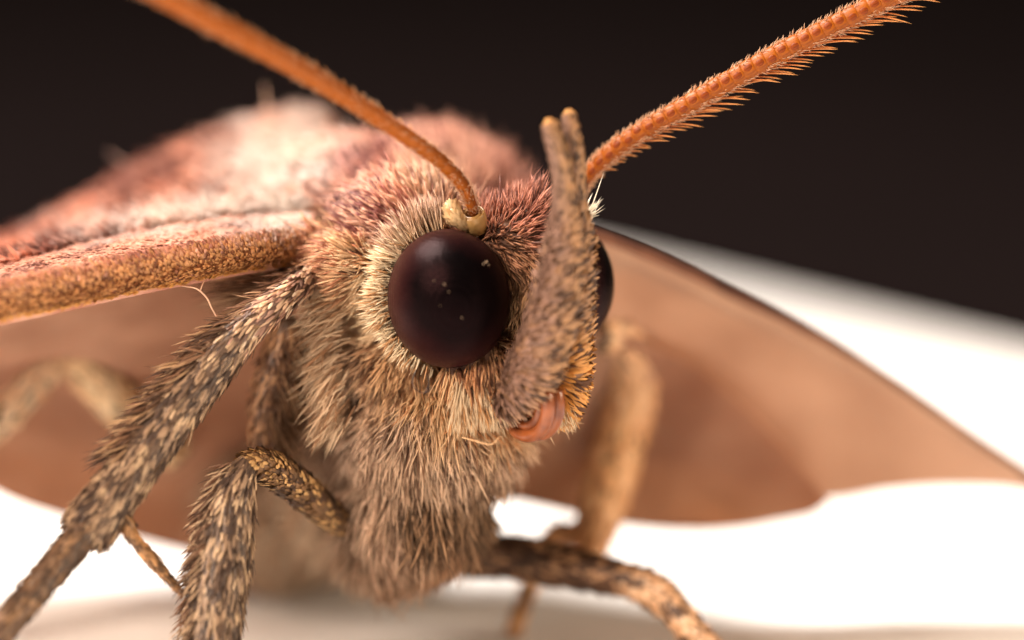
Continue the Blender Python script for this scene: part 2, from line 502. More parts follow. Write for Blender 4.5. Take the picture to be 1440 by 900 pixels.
bvv, bvn, btr = tri_data(bme)
A = bvv[btr]
area = np.linalg.norm(np.cross(A[:, 1] - A[:, 0], A[:, 2] - A[:, 0]), axis=1) * 0.5
cen = A.mean(1); fn = norm(np.cross(A[:, 1] - A[:, 0], A[:, 2] - A[:, 0]))
cpx = to_px(cen)
facing = -(fn * norm(cen - CAM)).sum(1)
dens = np.where(facing > -0.25, 560.0, 60.0)
dens *= np.where(cpx[:, 2] > 3.5, 0.5, 1.0)
dens *= np.where(cpx[:, 2] > 8.0, 0.4, 1.0)
cnt = rng.poisson(area * dens)
ti = np.repeat(np.arange(len(btr)), cnt)
u, v_ = rng.random(len(ti)), rng.random(len(ti))
fl = u + v_ > 1; u[fl], v_[fl] = 1 - u[fl], 1 - v_[fl]
wts = np.stack([1 - u - v_, u, v_], 1)
root = (A[ti] * wts[:, :, None]).sum(1)
nrm = norm((bvn[btr[ti]] * wts[:, :, None]).sum(1))
keep = ~in_eye(root, 1.0)
root, nrm = root[keep], nrm[keep]

def furfield(root, nrm, jit=0.22):
    n = len(root)
    px = to_px(root)[:, :2]
    # clumped jitter of the look-up so that colour patches have ragged borders
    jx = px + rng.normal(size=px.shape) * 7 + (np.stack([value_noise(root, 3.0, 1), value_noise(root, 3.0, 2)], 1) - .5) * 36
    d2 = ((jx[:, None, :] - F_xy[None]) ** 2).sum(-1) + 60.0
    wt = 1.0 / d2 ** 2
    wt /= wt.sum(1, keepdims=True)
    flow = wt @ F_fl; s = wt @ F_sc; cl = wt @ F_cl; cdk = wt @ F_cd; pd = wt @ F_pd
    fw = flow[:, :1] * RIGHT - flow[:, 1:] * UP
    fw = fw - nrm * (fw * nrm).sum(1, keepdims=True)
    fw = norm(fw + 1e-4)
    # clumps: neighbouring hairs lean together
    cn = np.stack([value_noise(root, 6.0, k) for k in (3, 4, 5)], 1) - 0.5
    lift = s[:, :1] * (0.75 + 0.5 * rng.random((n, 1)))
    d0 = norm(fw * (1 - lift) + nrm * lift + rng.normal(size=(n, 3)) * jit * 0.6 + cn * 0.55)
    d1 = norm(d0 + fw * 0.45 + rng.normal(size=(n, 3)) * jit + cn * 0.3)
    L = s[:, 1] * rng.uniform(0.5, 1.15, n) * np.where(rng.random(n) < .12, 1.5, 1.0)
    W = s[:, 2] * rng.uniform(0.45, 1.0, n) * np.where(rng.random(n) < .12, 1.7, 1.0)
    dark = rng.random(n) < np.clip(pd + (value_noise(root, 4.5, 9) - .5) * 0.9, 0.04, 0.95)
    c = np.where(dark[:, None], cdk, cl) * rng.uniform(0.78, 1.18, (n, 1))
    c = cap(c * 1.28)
    return d0, d1, L, W, c

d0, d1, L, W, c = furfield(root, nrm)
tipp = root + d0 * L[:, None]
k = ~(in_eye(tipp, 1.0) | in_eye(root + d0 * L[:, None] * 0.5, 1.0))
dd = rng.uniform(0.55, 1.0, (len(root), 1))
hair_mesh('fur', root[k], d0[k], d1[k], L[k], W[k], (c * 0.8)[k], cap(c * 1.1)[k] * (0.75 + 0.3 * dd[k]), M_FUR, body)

# --- pale lashes round the near eye
n = 1100
ang = math.radians(175) + rng.normal(size=n) * math.radians(28)   # image angle, counter-clockwise from right
ca, sa = np.cos(ang)[:, None], np.sin(ang)[:, None]
rad = rng.uniform(0.96, 1.1, (n, 1))
back = rng.uniform(0.12, 0.55, (n, 1))
root = eye_near + (RIGHT * ca * 0.96 + UP * sa * 1.09) * rad + FWD * back
out = norm(RIGHT * ca + UP * sa)
swirl = norm(out + FWD * 0.05 - UP * 0.25)
d0 = norm(swirl * 0.8 - FWD * 0.22 + rng.normal(size=(n, 3)) * 0.24)
d1 = norm(d0 + swirl * 0.5 + rng.normal(size=(n, 3)) * 0.2)
lv = value_noise(np.c_[ang * 3, ang * 0, ang * 0], 2.0, 3)
L = rng.uniform(0.14, 0.34, n) * (0.6 + 1.1 * lv); W = rng.uniform(0.02, 0.042, n)
c = np.where(rng.random((n, 1)) < 0.78, lin((246, 224, 188)), lin((214, 164, 116))) * rng.uniform(.8, 1.05, (n, 1))
k = ~in_eye(root + d0 * L[:, None], 1.0)
hair_mesh('eye_lash', root[k], d0[k], d1[k], L[k], W[k], (c * .9)[k], c[k], M_FUR, body)

# --- fan of longer hairs above the near eye
n = 620
ang = rng.uniform(math.radians(92), math.radians(146), n)
ca, sa = np.cos(ang)[:, None], np.sin(ang)[:, None]
root = eye_near + (RIGHT * ca * 0.96 + UP * sa * 1.09) * rng.uniform(.96, 1.12, (n, 1)) + FWD * rng.uniform(.1, .5, (n, 1))
out = norm(RIGHT * (ca * .9 - .05) + UP * sa)
cl_ = np.stack([value_noise(root, 6, q) for q in (51, 52, 53)], 1) - .5
d0 = norm(out - FWD * .1 + cl_ * .5 + rng.normal(size=(n, 3)) * .12); d1 = norm(d0 + FWD * .2 + cl_ * .4 + rng.normal(size=(n, 3)) * .14)
c0 = lin((240, 212, 176)) * rng.uniform(.8, 1.05, (n, 1))
c1 = np.where(rng.random((n, 1)) < .5, lin((140, 98, 82)), lin((214, 172, 144)))
L = rng.uniform(.3, .62, n)
k = ~(in_eye(root + d0 * L[:, None], 1.0) | in_eye(root + d0 * L[:, None] * .5, 1.0))
hair_mesh('brow_fur', root[k], d0[k], d1[k], L[k], rng.uniform(.018, .032, n)[k], c0[k], c1[k], M_FUR, body)

# ------------------------------------------------------------------ tubes (legs, palps, antennae)
class Tube:
    def __init__(self, ctrl, n=60, sides=18, world=False):
        """ctrl rows: px, py, depth, radius (or x, y, z, radius when world)"""
        c = np.asarray(ctrl, float)
        pts = c[:, :3] if world else P(c[:, 0], c[:, 1], c[:, 2])
        s = spline(np.c_[pts, c[:, 3]], n)
        self.c, self.r = s[:, :3], np.maximum(s[:, 3], 0.01)
        self.t = norm(np.gradient(self.c, axis=0))
        ref = -FWD
        self.a = norm(ref - self.t * (self.t @ ref)[:, None])   # towards the camera
        self.b = np.cross(self.t, self.a)
        self.len = np.concatenate([[0], np.cumsum(np.linalg.norm(np.diff(self.c, axis=0), axis=1))])
        self.n, self.sides = n, sides
    def mesh(self, name, mat, parent, rough=0.0):
        th = np.linspace(0, 2 * math.pi, self.sides, endpoint=False)
        cs, sn = np.cos(th), np.sin(th)
        rr = self.r[:, None] * (1 + rough * (rng.random((self.n, self.sides)) - .5))
        V = self.c[:, None] + rr[..., None] * (cs[None, :, None] * self.a[:, None] + sn[None, :, None] * self.b[:, None])
        V = V.reshape(-1, 3)
        i = np.arange(self.sides); j = (i + 1) % self.sides
        q = np.vstack([np.stack([k * self.sides + i, k * self.sides + j, (k + 1) * self.sides + j, (k + 1) * self.sides + i], -1) for k in range(self.n - 1)])
        e0 = self.c[0] - self.t[0] * self.r[0] * 0.5; e1 = self.c[-1] + self.t[-1] * self.r[-1] * 0.7
        m = len(V); V = np.vstack([V, e0, e1])
        t0 = np.stack([np.full(self.sides, m), j, i], -1)
        l = (self.n - 1) * self.sides
        t1 = np.stack([np.full(self.sides, m + 1), l + i, l + j], -1)
        return mesh_np(name, V, [q, np.vstack([t0, t1])], mat, parent)
    def sample(self, count, lo=0.0, hi=1.0):
        u = rng.uniform(lo, hi, count) * (self.n - 1)
        i = np.minimum(u.astype(int), self.n - 2); f = (u - i)[:, None]
        mix = lambda x: x[i] * (1 - f) + x[i + 1] * f
        th = rng.uniform(0, 2 * math.pi, count)[:, None]
        a, b, t = norm(mix(self.a)), norm(mix(self.b)), norm(mix(self.t))
        nr = norm(np.cos(th) * a + np.sin(th) * b)
        r = mix(self.r[:, None])
        return mix(self.c) + nr * r, nr, t, u / (self.n - 1), th[:, 0], b

def coat(tube, count, cols, probs, L, W, lift, mat, parent, name='scale_coat', band=0.0, fringe=None, lo=0.0, hi=1.0, sgn=1, clump=5.0, tipw=.55, jit=.12):
    """flat scales along a tube pointing to its far end"""
    root, nr, t, u, th, b = tube.sample(count, lo, hi)
    t = t * sgn
    n = count
    li = rng.uniform(0.6, 1.4, (n, 1)) * lift
    d0 = norm(t * (1 - li) + nr * li + rng.normal(size=(n, 3)) * jit)
    d1 = norm(d0 + t * 0.4 + rng.normal(size=(n, 3)) * jit)
    p = np.array(probs, float); p /= p.sum()
    sel = np.clip(rng.random(n) * 0.62 + (value_noise(root, clump, 7) - 0.5) * 1.5 * 0.6 + 0.19, 0, 0.999)
    idx = np.searchsorted(np.cumsum(p), sel)
    idx = np.minimum(idx, len(cols) - 1)
    c = np.array([lin(x) for x in cols])[idx] * rng.uniform(.8, 1.18, (n, 1))
    LL = rng.uniform(L[0], L[1], n); WW = rng.uniform(W[0], W[1], n)
    return scale_mesh(name, root, d0, d1, nr, LL, WW, cap(c * .85), cap(c * 1.08), mat, parent, tipw=tipw)

def fringe(tube, count, dirn, cols, L, W, parent, name='fringe', lo=0.0, hi=1.0, spread=0.25, arc=None, mat=None):
    """long hairs leaving one side of a tube towards dirn"""
    root, nr, t, u, th, b = tube.sample(count * 4, lo, hi)
    dv = np.asarray(dirn)
    k = (nr @ dv) > (0.2 if arc is None else arc)
    root, nr, t = root[k][:count], nr[k][:count], t[k][:count]
    n = len(root)
    d0 = norm(dv * 0.75 + nr * 0.2 + t * 0.5 + rng.normal(size=(n, 3)) * spread)
    d1 = norm(d0 + t * 0.6 + rng.normal(size=(n, 3)) * spread)
    c = np.array([lin(x) for x in cols])[rng.integers(0, len(cols), n)] * rng.uniform(.8, 1.15, (n, 1))
    return hair_mesh(name, root, d0, d1, rng.uniform(L[0], L[1], n), rng.uniform(W[0], W[1], n), c * .85, cap(c), mat or M_FUR, parent)

# ------------------------------------------------------------------ palps
PALP_N = [(708, 578, .15, .14), (716, 562, -.1, .24), (738, 535, -.45, .36), (758, 500, -.7, .385), (774, 450, -.9, .37), (784, 400, -1.0, .33),
          (790, 350, -1.05, .28), (793, 312, -1.1, .20), (793, 265, -1.25, .165), (787, 222, -1.4, .15), (779, 194, -1.5, .125), (774, 178, -1.5, .085), (772, 171, -1.5, .03)]
PALP_F = [(782, 582, .55, .16), (792, 555, .3, .25), (800, 515, .0, .27), (806, 460, -.25, .25), (810, 400, -.45, .23), (812, 340, -.55, .20),
          (812, 300, -.7, .15), (811, 255, -.85, .14), (808, 215, -1.0, .13), (804, 184, -1.1, .11), (801, 165, -1.1, .08), (800, 158, -1.1, .03)]
for ctrl, far in ((PALP_N, False), (PALP_F, True)):
    pt = Tube(ctrl, 90, 22)
    palp = pt.mesh('labial_palp', M_PALPSKIN, moth, 0.05)
    nn = 5200 if not far else 3600
    root, nr, t, u, th, b = pt.sample(nn)
    # scales sweep round towards the front edge on the thick segment, along the stalk on the thin one
    px = to_px(root)
    thick = np.clip((px[:, 1] - 290) / 60.0, 0, 1)[:, None]
    sw = norm(RIGHT * 0.9 - UP * 0.15 + FWD * 0.1)
    sw = norm(sw - nr * (nr @ sw)[:, None])
    low = np.clip((px[:, 1] - 500) / 70.0, 0, 1)[:, None]
    tang = norm(t * (1.0 - 0.35 * thick - .5 * low) + sw * thick * 0.75 - UP * low * 0.75)
    tang = norm(tang - nr * (tang * nr).sum(1, keepdims=True))
    li = (0.08 + 0.14 * thick + .14 * low) * rng.uniform(.6, 1.4, (nn, 1))
    d0 = norm(tang * (1 - li) + nr * li + rng.normal(size=(nn, 3)) * .12)
    d1 = norm(d0 + tang * .35)
    # rows: raised crests across the palp
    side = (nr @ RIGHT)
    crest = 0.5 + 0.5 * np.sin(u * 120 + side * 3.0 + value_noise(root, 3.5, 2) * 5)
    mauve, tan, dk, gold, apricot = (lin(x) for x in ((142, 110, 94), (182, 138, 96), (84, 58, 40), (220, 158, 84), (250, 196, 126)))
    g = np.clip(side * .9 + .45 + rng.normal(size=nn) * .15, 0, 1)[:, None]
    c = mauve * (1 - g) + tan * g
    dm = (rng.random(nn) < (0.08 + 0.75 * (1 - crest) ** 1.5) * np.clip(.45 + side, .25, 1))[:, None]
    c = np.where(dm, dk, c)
    if far:
        gl = np.clip((px[:, 1] - 450) / 70, 0, 1)[:, None]
        c = np.where(dm, dk * (1 - gl) + lin((92, 54, 22)) * gl, c * (1 - gl) + gold * gl)
    tip = np.clip((u - 0.87) / 0.05, 0, 1)[:, None]
    c = c * (1 - tip) + apricot * tip
    c = c * rng.uniform(.82, 1.15, (nn, 1))
    Ls = rng.uniform(.11, .19, nn) * (0.75 + .45 * thick[:, 0] + .25 * low[:, 0]) * (1 - .6 * tip[:, 0])
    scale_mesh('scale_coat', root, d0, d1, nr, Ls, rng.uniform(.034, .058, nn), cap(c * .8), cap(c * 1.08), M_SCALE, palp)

# ------------------------------------------------------------------ proboscis: two coiled strands
pc = P(744, 566, -.15)
prob = empty('proboscis', moth)
for sgn in (-1, 1):
    k = np.linspace(0, 1, 140)
    a = math.radians(25) - k * math.radians(800)
    rr = 0.56 - 0.38 * k
    pts = pc + np.outer(rr * np.cos(a), HF) + np.outer(rr * np.sin(a), HU) + HL * sgn * 0.105
    tb = Tube(np.c_[pts, 0.115 - 0.05 * k], 220, 16, world=True)
    tb.mesh('strand', M_PROB, prob)

# ------------------------------------------------------------------ antennae
ANT_N = [(667, 302, .05, .085), (662, 284, -.1, .105), (652, 262, -.25, .12), (632, 238, -.45, .13), (595, 208, -.8, .14), (535, 168, -1.3, .152),
         (465, 124, -1.9, .165), (385, 77, -2.6, .178), (300, 32, -3.3, .185), (215, -14, -3.9, .18), (130, -60, -4.5, .16)]
ANT_F = [(806, 282, 1.25, .1), (822, 254, 1.1, .12), (848, 224, .95, .138), (890, 192, .75, .145), (945, 160, .55, .15), (1010, 122, .4, .155),
         (1080, 83, .25, .158), (1160, 42, .1, .158), (1240, 2, 0, .155), (1320, -36, -.1, .15), (1400, -74, -.2, .14)]
def bead_mesh(name, mat, length, r):
    """one barrel-shaped antenna ring along +Z, unit radius at its waist"""
    prof = [(0.0, .93), (.12, .985), (.4, 1.02), (.7, 1.02), (.9, .99), (1.0, .93)]
    s = 16
    th = np.linspace(0, 2 * math.pi, s, endpoint=False)
    V = np.vstack([np.c_[np.cos(th) * q * r, np.sin(th) * q * r, np.full(s, z * length)] for z, q in prof])
    i = np.arange(s); j = (i + 1) % s
    Q = np.vstack([np.stack([k * s + i, k * s + j, (k + 1) * s + j, (k + 1) * s + i], -1) for k in range(len(prof) - 1)])
    o = mesh_np(name, V, Q, mat); me = o.data
    bpy.data.objects.remove(o)
    return me
def hair_one(me_name, length, width, cb, ct):
    o = hair_mesh(me_name, np.zeros((1, 3)), np.array([[0, 0, 1.0]]), np.array([[0, .12, 1.0]]), np.array([length]), np.array([width]),
                  lin(cb)[None], lin(ct)[None], M_BRISTLE, None, 5, None)
    me = o.data; bpy.data.objects.remove(o); return me
def frame(z, x):
    z = Vector(z).normalized(); x = Vector(x); x = (x - z * x.dot(z)).normalized(); y = z.cross(x)
    return Matrix((x, y, z)).transposed()
SEG = 0.2
pv_, pf_ = ellipsoid((.95, -.05, 0), (.14, .36, .075), np.eye(3), 12, 8)
o = mesh_np('pit', pv_, pf_, M_PIT); pit_me = o.data; bpy.data.objects.remove(o)
ring_me = bead_mesh('segment', M_ANT, SEG * .99, 1.0)
bris_me = hair_one('bristle', 1.0, 0.036, (206, 112, 44), (244, 190, 124))
ANT_N = [(a_, b_, c_, d_ * .88) for a_, b_, c_, d_ in ANT_N]
for ctrl, far in ((ANT_N, False), (ANT_F, True)):
    tb = Tube(ctrl, 200, 16)
    core = Tube(np.c_[np.asarray(ctrl)[:, :3], np.asarray(ctrl)[:, 3] * .86], 200, 16)
    ant = core.mesh('antenna', M_ANT, moth)
    L_tot = tb.len[-1]
    s = np.arange(0.12, L_tot - SEG, SEG)
    cpos = np.stack([np.interp(s, tb.len, tb.c[:, q]) for q in range(3)], 1)
    tpos = norm(np.stack([np.interp(s + SEG / 2, tb.len, tb.t[:, q]) for q in range(3)], 1))
    rpos = np.interp(s, tb.len, tb.r)
    for q in range(len(s)):
        o = bpy.data.objects.new('segment', ring_me); COL.objects.link(o); o.parent = ant
        m3 = frame(tpos[q], -FWD)
        o.matrix_local = Matrix.Translation(cpos[q]) @ m3.to_4x4() @ Matrix.Diagonal((rpos[q], rpos[q], 1, 1))
        if far:   # dark pit on the near face of each ring
            o = bpy.data.objects.new('pit', pit_me); COL.objects.link(o); o.parent = ant
            o.matrix_local = Matrix.Translation(cpos[q] + tpos[q] * SEG * .5) @ m3.to_4x4() @ Matrix.Diagonal((rpos[q], rpos[q], 1, 1)) @ Matrix.Rotation(rng.normal() * .15, 4, 'Z')
    if far:
        # long bristles on the lower edge, one per ring
        for q in range(2, len(s)):
            dn = norm(np.array(-UP * 1.0 + RIGHT * 0.3 + FWD * 0.1)); dn = norm(dn - tpos[q] * (dn @ tpos[q]))
            for side in (0, 1):
                base = cpos[q] + dn * rpos[q] * .85 + tpos[q] * (SEG * .5 * side) + FWD * (.05 * side)
                if rng.random() < .07: continue
                dr = norm(tpos[q] * 1.0 + dn * (0.46 if side == 0 else .42) + FWD * (0.1 * side) + rng.normal(size=3) * .075)
                lg = np.interp(q, [2, 6, 12, 40], [.22, .42, .6, .66]) * rng.uniform(.72, 1.12) * (1 if side == 0 else .85)
                o = bpy.data.objects.new('bristle', bris_me); COL.objects.link(o); o.parent = ant
                o.matrix_local = Matrix.Translation(base) @ frame(dr, -FWD).to_4x4() @ Matrix.Diagonal((1, 1, lg, 1))
    else:
        for q in range(8, len(s), 1):
            dn = norm(np.array(UP * .75 + RIGHT * 0.4 + FWD * 0.8)); dn = norm(dn - tpos[q] * (dn @ tpos[q]))
            base = cpos[q] + dn * rpos[q] * .85
            dr = norm(tpos[q] * 1.0 + dn * .4 + rng.normal(size=3) * .05)
            o = bpy.data.objects.new('bristle', bris_me); COL.objects.link(o); o.parent = ant
            o.matrix_local = Matrix.Translation(base) @ frame(dr, -FWD).to_4x4() @ Matrix.Diagonal((.7, .7, .26, 1))
    # fine pale down on the shaft
    nn = 3200 if far else 900
    root, nr, t, u, th, b = tb.sample(nn)
    if far:
        k = (np.abs(nr @ FWD) < 0.75); root, nr, t = root[k], nr[k], t[k]
    m_ = len(root)
    d0 = norm(nr * .55 + t * .6 + rng.normal(size=(m_, 3)) * .25); d1 = norm(d0 + t * .5)
    cc = lin((236, 196, 160)) * rng.uniform(.7, 1.1, (m_, 1))
    hair_mesh('down', root, d0, d1, rng.uniform(.06, .12, m_), np.full(m_, .014), cc, cc, M_BRISTLE, ant, 2)
    if not far:
        # pale cup the shaft sits in, and the scale lobe beside it
        ax = norm(tb.t[0] + 0 * RIGHT)
        prof = [(-.30, .08), (-.24, .16), (-.12, .20), (.02, .205), (.10, .195), (.115, .18), (.10, .165), (0, .13), (-.08, .11), (-.1, .0)]
        s_ = 28; th_ = np.linspace(0, 2 * math.pi, s_, endpoint=False)
        X = norm(-FWD - ax * (ax @ -FWD)); Y = np.cross(ax, X)
        cpt = P(666, 307, .05)
        V = np.vstack([cpt + ax * z + (np.cos(th_)[:, None] * X + np.sin(th_)[:, None] * Y) * r_ for z, r_ in prof])
        i = np.arange(s_); j = (i + 1) % s_
        Q = np.vstack([np.stack([k * s_ + i, k * s_ + j, (k + 1) * s_ + j, (k + 1) * s_ + i], -1) for k in range(len(prof) - 1)])
        mesh_np('scape', V, Q, M_SCAPE, ant)
        prof2 = [(-.03, .13), (.05, .15), (.09, .15), (.12, .13), (.10, .11)]
        V = np.vstack([cpt + ax * z + (np.cos(th_)[:, None] * X + np.sin(th_)[:, None] * Y) * r_ for z, r_ in prof2])
        Q = np.vstack([np.stack([k * s_ + i, k * s_ + j, (k + 1) * s_ + j, (k + 1) * s_ + i], -1) for k in range(len(prof2) - 1)])
        mesh_np('pedicel', V, Q, M_SCAPE, ant)
        lobe = Tube([(656, 322, .02, .05), (649, 314, -.04, .10), (642, 306, -.06, .125), (637, 298, -.02, .10), (636, 291, .05, .04)], 24, 16)
        lo_ = lobe.mesh('scape_lobe', M_SCAPE, ant)
        coat(lobe, 260, [(214, 182, 136), (186, 146, 96)], [.7, .3], (.09, .15), (.04, .06), .2, M_SCALE, ant, 'lobe_scale_coat')

# long wisps: streaks under the wing base and pale hairs in front of the hip
n = 520
root = P(rng.uniform(395, 440, n), rng.uniform(380, 412, n), rng.uniform(1.0, 2.0, n))
d0 = norm(np.array([idir(-1, .12, -.1)] * n) + rng.normal(size=(n, 3)) * .13); d1 = norm(d0 + rng.normal(size=(n, 3)) * .14 - UP * .12)
c = np.where(rng.random((n, 1)) < .35, lin((206, 164, 124)), lin((120, 84, 58))) * rng.uniform(.7, 1.2, (n, 1))
hair_mesh('wing_base_fur', root, d0, d1, rng.uniform(.5, 1.7, n), rng.uniform(.02, .04, n), c, c, M_FUR, body)
n = 700
ry = rng.uniform(395, 600, n)
root = P(470 + (ry - 400) * .02 + rng.normal(size=n) * 10, ry, rng.uniform(.7, 1.4, n))
tl = np.clip((ry - 420) / 150, 0, 1)[:, None]
cl_ = np.stack([value_noise(root, 5, q) for q in (41, 42, 43)], 1) - .5
d0 = norm(-RIGHT * (1 - .3 * tl) - UP * (.25 + .6 * tl) - FWD * .25 + cl_ * 1.0 + rng.normal(size=(n, 3)) * .16)
d1 = norm(d0 - UP * .35 + cl_ * .5 + rng.normal(size=(n, 3)) * .15)
c = np.where(rng.random((n, 1)) < .75, lin((242, 212, 176)), lin((180, 136, 100))) * rng.uniform(.8, 1.05, (n, 1))
hair_mesh('guard_fur', root, d0, d1, rng.uniform(.35, .8, n), rng.uniform(.016, .026, n), c, c, M_FUR, body)

# cream beard either side of the proboscis
n = 1400
q_ = rng.random(n) < .72
root = np.where(q_[:, None], P(rng.uniform(640, 706, n), rng.uniform(535, 572, n), rng.uniform(-.15, .25, n)), P(rng.uniform(772, 800, n), rng.uniform(560, 580, n), rng.uniform(.2, .5, n)))
dx_ = np.where(q_, (to_px(root)[:, 0] - 655) / 90, .45)[:, None]
d0 = norm(RIGHT * dx_ - UP - FWD * .25 + rng.normal(size=(n, 3)) * .14); d1 = norm(d0 - UP * .3 + FWD * .15 + rng.normal(size=(n, 3)) * .12)
c = np.where(rng.random((n, 1)) < .8, lin((250, 222, 182)), lin((222, 166, 112))) * rng.uniform(.8, 1.02, (n, 1))
hair_mesh('beard_fur', root, d0, d1, rng.uniform(.26, .5, n) * np.where(q_, 1.1, .8), rng.uniform(.024, .042, n), c * .85, c, M_FUR, body)

# white tuft beside the far eye
tr_ = P(822, 306, .3)
n = 46
d0 = norm(np.array([idir(.55, -.62, .1)] * n) + rng.normal(size=(n, 3)) * .17); d1 = norm(d0 + rng.normal(size=(n, 3)) * .15)
L = rng.uniform(.22, .42, n); L[0] = .75; d0[0] = idir(.33, -.94, .05); d1[0] = d0[0]
hair_mesh('white_tuft', tr_ + rng.normal(size=(n, 3)) * .035, d0, d1, L, np.full(n, .018), np.tile(lin((240, 226, 200)), (n, 1)), np.tile(lin((250, 244, 230)), (n, 1)), M_FUR, body)

# ------------------------------------------------------------------ legs
BR = [(74, 58, 49), (102, 81, 66), (160, 132, 106), (202, 172, 138)]
def drop(px, py, d, r):
    """a foot point: same place, set down on the paper"""
    p = P(px, py, d); return (p[0], p[1], r * .9, r)
def wpts(rows):
    return [(*P(a, b, c), r) for a, b, c, r in rows]
def leg(segments, coats, name='leg'):
    root = empty(name, moth)
    out = []
    for nm, rows, n, kw in segments:
        tb = Tube(rows, n, 20, world=True)
        o = tb.mesh(nm, M_LEGSKIN, root, .06)
        if kw:
            coat(tb, parent=o, mat=M_SCALE, **kw)
        out.append((tb, o))
    return root, out
scale_kw = dict(cols=BR, probs=[.34, .2, .26, .2], L=(.16, .30), W=(.032, .056), lift=.13, clump=11.0)

# mid leg on the near side (left in the picture)
A_ = leg([
    ('femur', wpts([(462, 366, 1.6, .22), (432, 390, .9, .22), (404, 416, .35, .22), (372, 440, .1, .23), (335, 475, -.02, .28)]), 30, dict(count=1100, **{**scale_kw, 'cols': [(110, 84, 72), (168, 130, 112), (222, 184, 150), (240, 214, 184)]})),
    ('tibia', wpts([(350, 455, 0, .25), (300, 515, -.1, .33), (250, 575, -.25, .35), (205, 635, -.4, .35), (165, 690, -.55, .37), (138, 725, -.65, .39), (126, 742, -.7, .31)]), 60, dict(count=5200, **scale_kw)),
    ('tarsus', wpts([(135, 728, -.8, .2), (105, 765, -1.0, .24), (60, 818, -1.25, .23), (0, 888, -1.6, .21), (-60, 955, -1.9, .18)]) + [drop(-110, 1010, -2.2, .14)], 60,
        dict(count=1500, cols=[(84, 66, 54), (112, 86, 66), (150, 116, 86)], probs=[.4, .35, .25], L=(.12, .2), W=(.05, .08), lift=.1)),
    ('spur', wpts([(172, 722, -.7, .10), (188, 756, -.65, .09), (214, 787, -.6, .09), (246, 824, -.55, .03)]), 24,
        dict(count=350, cols=[(96, 70, 48), (150, 110, 72), (196, 146, 96)], probs=[.3, .4, .3], L=(.1, .18), W=(.04, .06), lift=.1)),
], None)
fringe(A_[1][0][0], 260, idir(-.85, .35, 0), [(160, 120, 96), (110, 80, 64), (214, 176, 140)], (.3, .6), (.02, .04), A_[1][0][1], lo=.2)
fringe(A_[1][1][0], 620, idir(-.95, .1, -.1), [(120, 90, 70), (156, 116, 88), (90, 66, 52), (206, 168, 128)], (.35, .72), (.025, .05), A_[1][1][1], hi=.55)
# fore leg on the near side
B_ = leg([
    ('coxa', wpts([(408, 452, 1.5, .22), (396, 510, 1.6, .31), (384, 570, 1.8, .33), (380, 630, 2.0, .26)]), 30,
        dict(count=1500, cols=[(92, 64, 46), (132, 96, 68), (172, 130, 92)], probs=[.4, .35, .25], L=(.12, .26), W=(.04, .07), lift=.3)),
    ('femur', wpts([(500, 745, 2.0, .2), (462, 722, 1.5, .24), (425, 690, 1.0, .27), (396, 668, .6, .27), (368, 654, .2, .23), (348, 655, 0, .18)]), 36,
        dict(count=1300, cols=[(84, 62, 48), (128, 96, 66), (206, 164, 110)], probs=[.35, .3, .35], L=(.1, .17), W=(.05, .08), lift=.15)),
    ('tibia', wpts([(350, 648, 0, .16), (338, 672, -.1, .26), (325, 715, -.2, .35), (316, 770, -.3, .42), (306, 830, -.4, .42), (300, 900, -.5, .39), (292, 975, -.6, .36)]), 60, dict(count=5600, **scale_kw)),
    ('tarsus', wpts([(294, 955, -.6, .24), (280, 1000, -.75, .2)]) + [drop(262, 1030, -1.2, .16)], 20, dict(count=300, **scale_kw)),
], None)
fringe(B_[1][2][0], 620, idir(-.9, .35, 0), [(222, 190, 154), (150, 112, 88), (104, 78, 62)], (.22, .5), (.02, .04), B_[1][2][1], lo=.1, arc=.35)
fringe(B_[1][0][0], 420, idir(.8, .5, .2), [(196, 156, 118), (120, 88, 64)], (.3, .6), (.018, .03), B_[1][0][1])
# hind leg on the near side: bent knee in front of the wing
E_ = leg([
    ('femur', wpts([(250, 640, 5.0, .3), (205, 600, 4.6, .38), (150, 545, 4.3, .36), (98, 492, 4.0, .26)]), 30, dict(count=900, cols=[(246, 206, 156), (250, 220, 176), (214, 166, 120)], probs=[.4, .4, .2], L=(.15, .3), W=(.06, .1), lift=.15)),
    ('tibia', wpts([(102, 486, 4.0, .22), (60, 528, 3.8, .24), (10, 580, 3.7, .25), (-60, 660, 3.6, .22)]) + [drop(-190, 850, 3.4, .15)], 40, dict(count=900, cols=[(246, 208, 166), (250, 222, 186), (220, 176, 136)], probs=[.4, .4, .2], L=(.15, .3), W=(.06, .1), lift=.15)),
], None)
# fore leg on the far side, reaching forwards over the paper
C_ = leg([
    ('femur', wpts([(650, 785, 3.6, .32), (710, 782, 3.5, .33), (775, 794, 3.3, .31), (835, 806, 3.1, .27), (880, 815, 2.9, .23)]), 40,
        dict(count=1500, cols=[(74, 52, 40), (104, 74, 54), (190, 146, 108)], probs=[.45, .3, .25], L=(.14, .26), W=(.05, .09), lift=.15)),
    ('tibia', wpts([(865, 812, 3.0, .22), (905, 824, 2.8, .27), (940, 848, 2.6, .24), (972, 885, 2.4, .21), (1000, 915, 2.2, .17)]) + [drop(1040, 960, 2.0, .13)], 40,
        dict(count=1500, cols=[(92, 66, 48), (214, 170, 130), (236, 200, 164)], probs=[.35, .35, .3], L=(.12, .22), W=(.05, .09), lift=.15)),
], None)
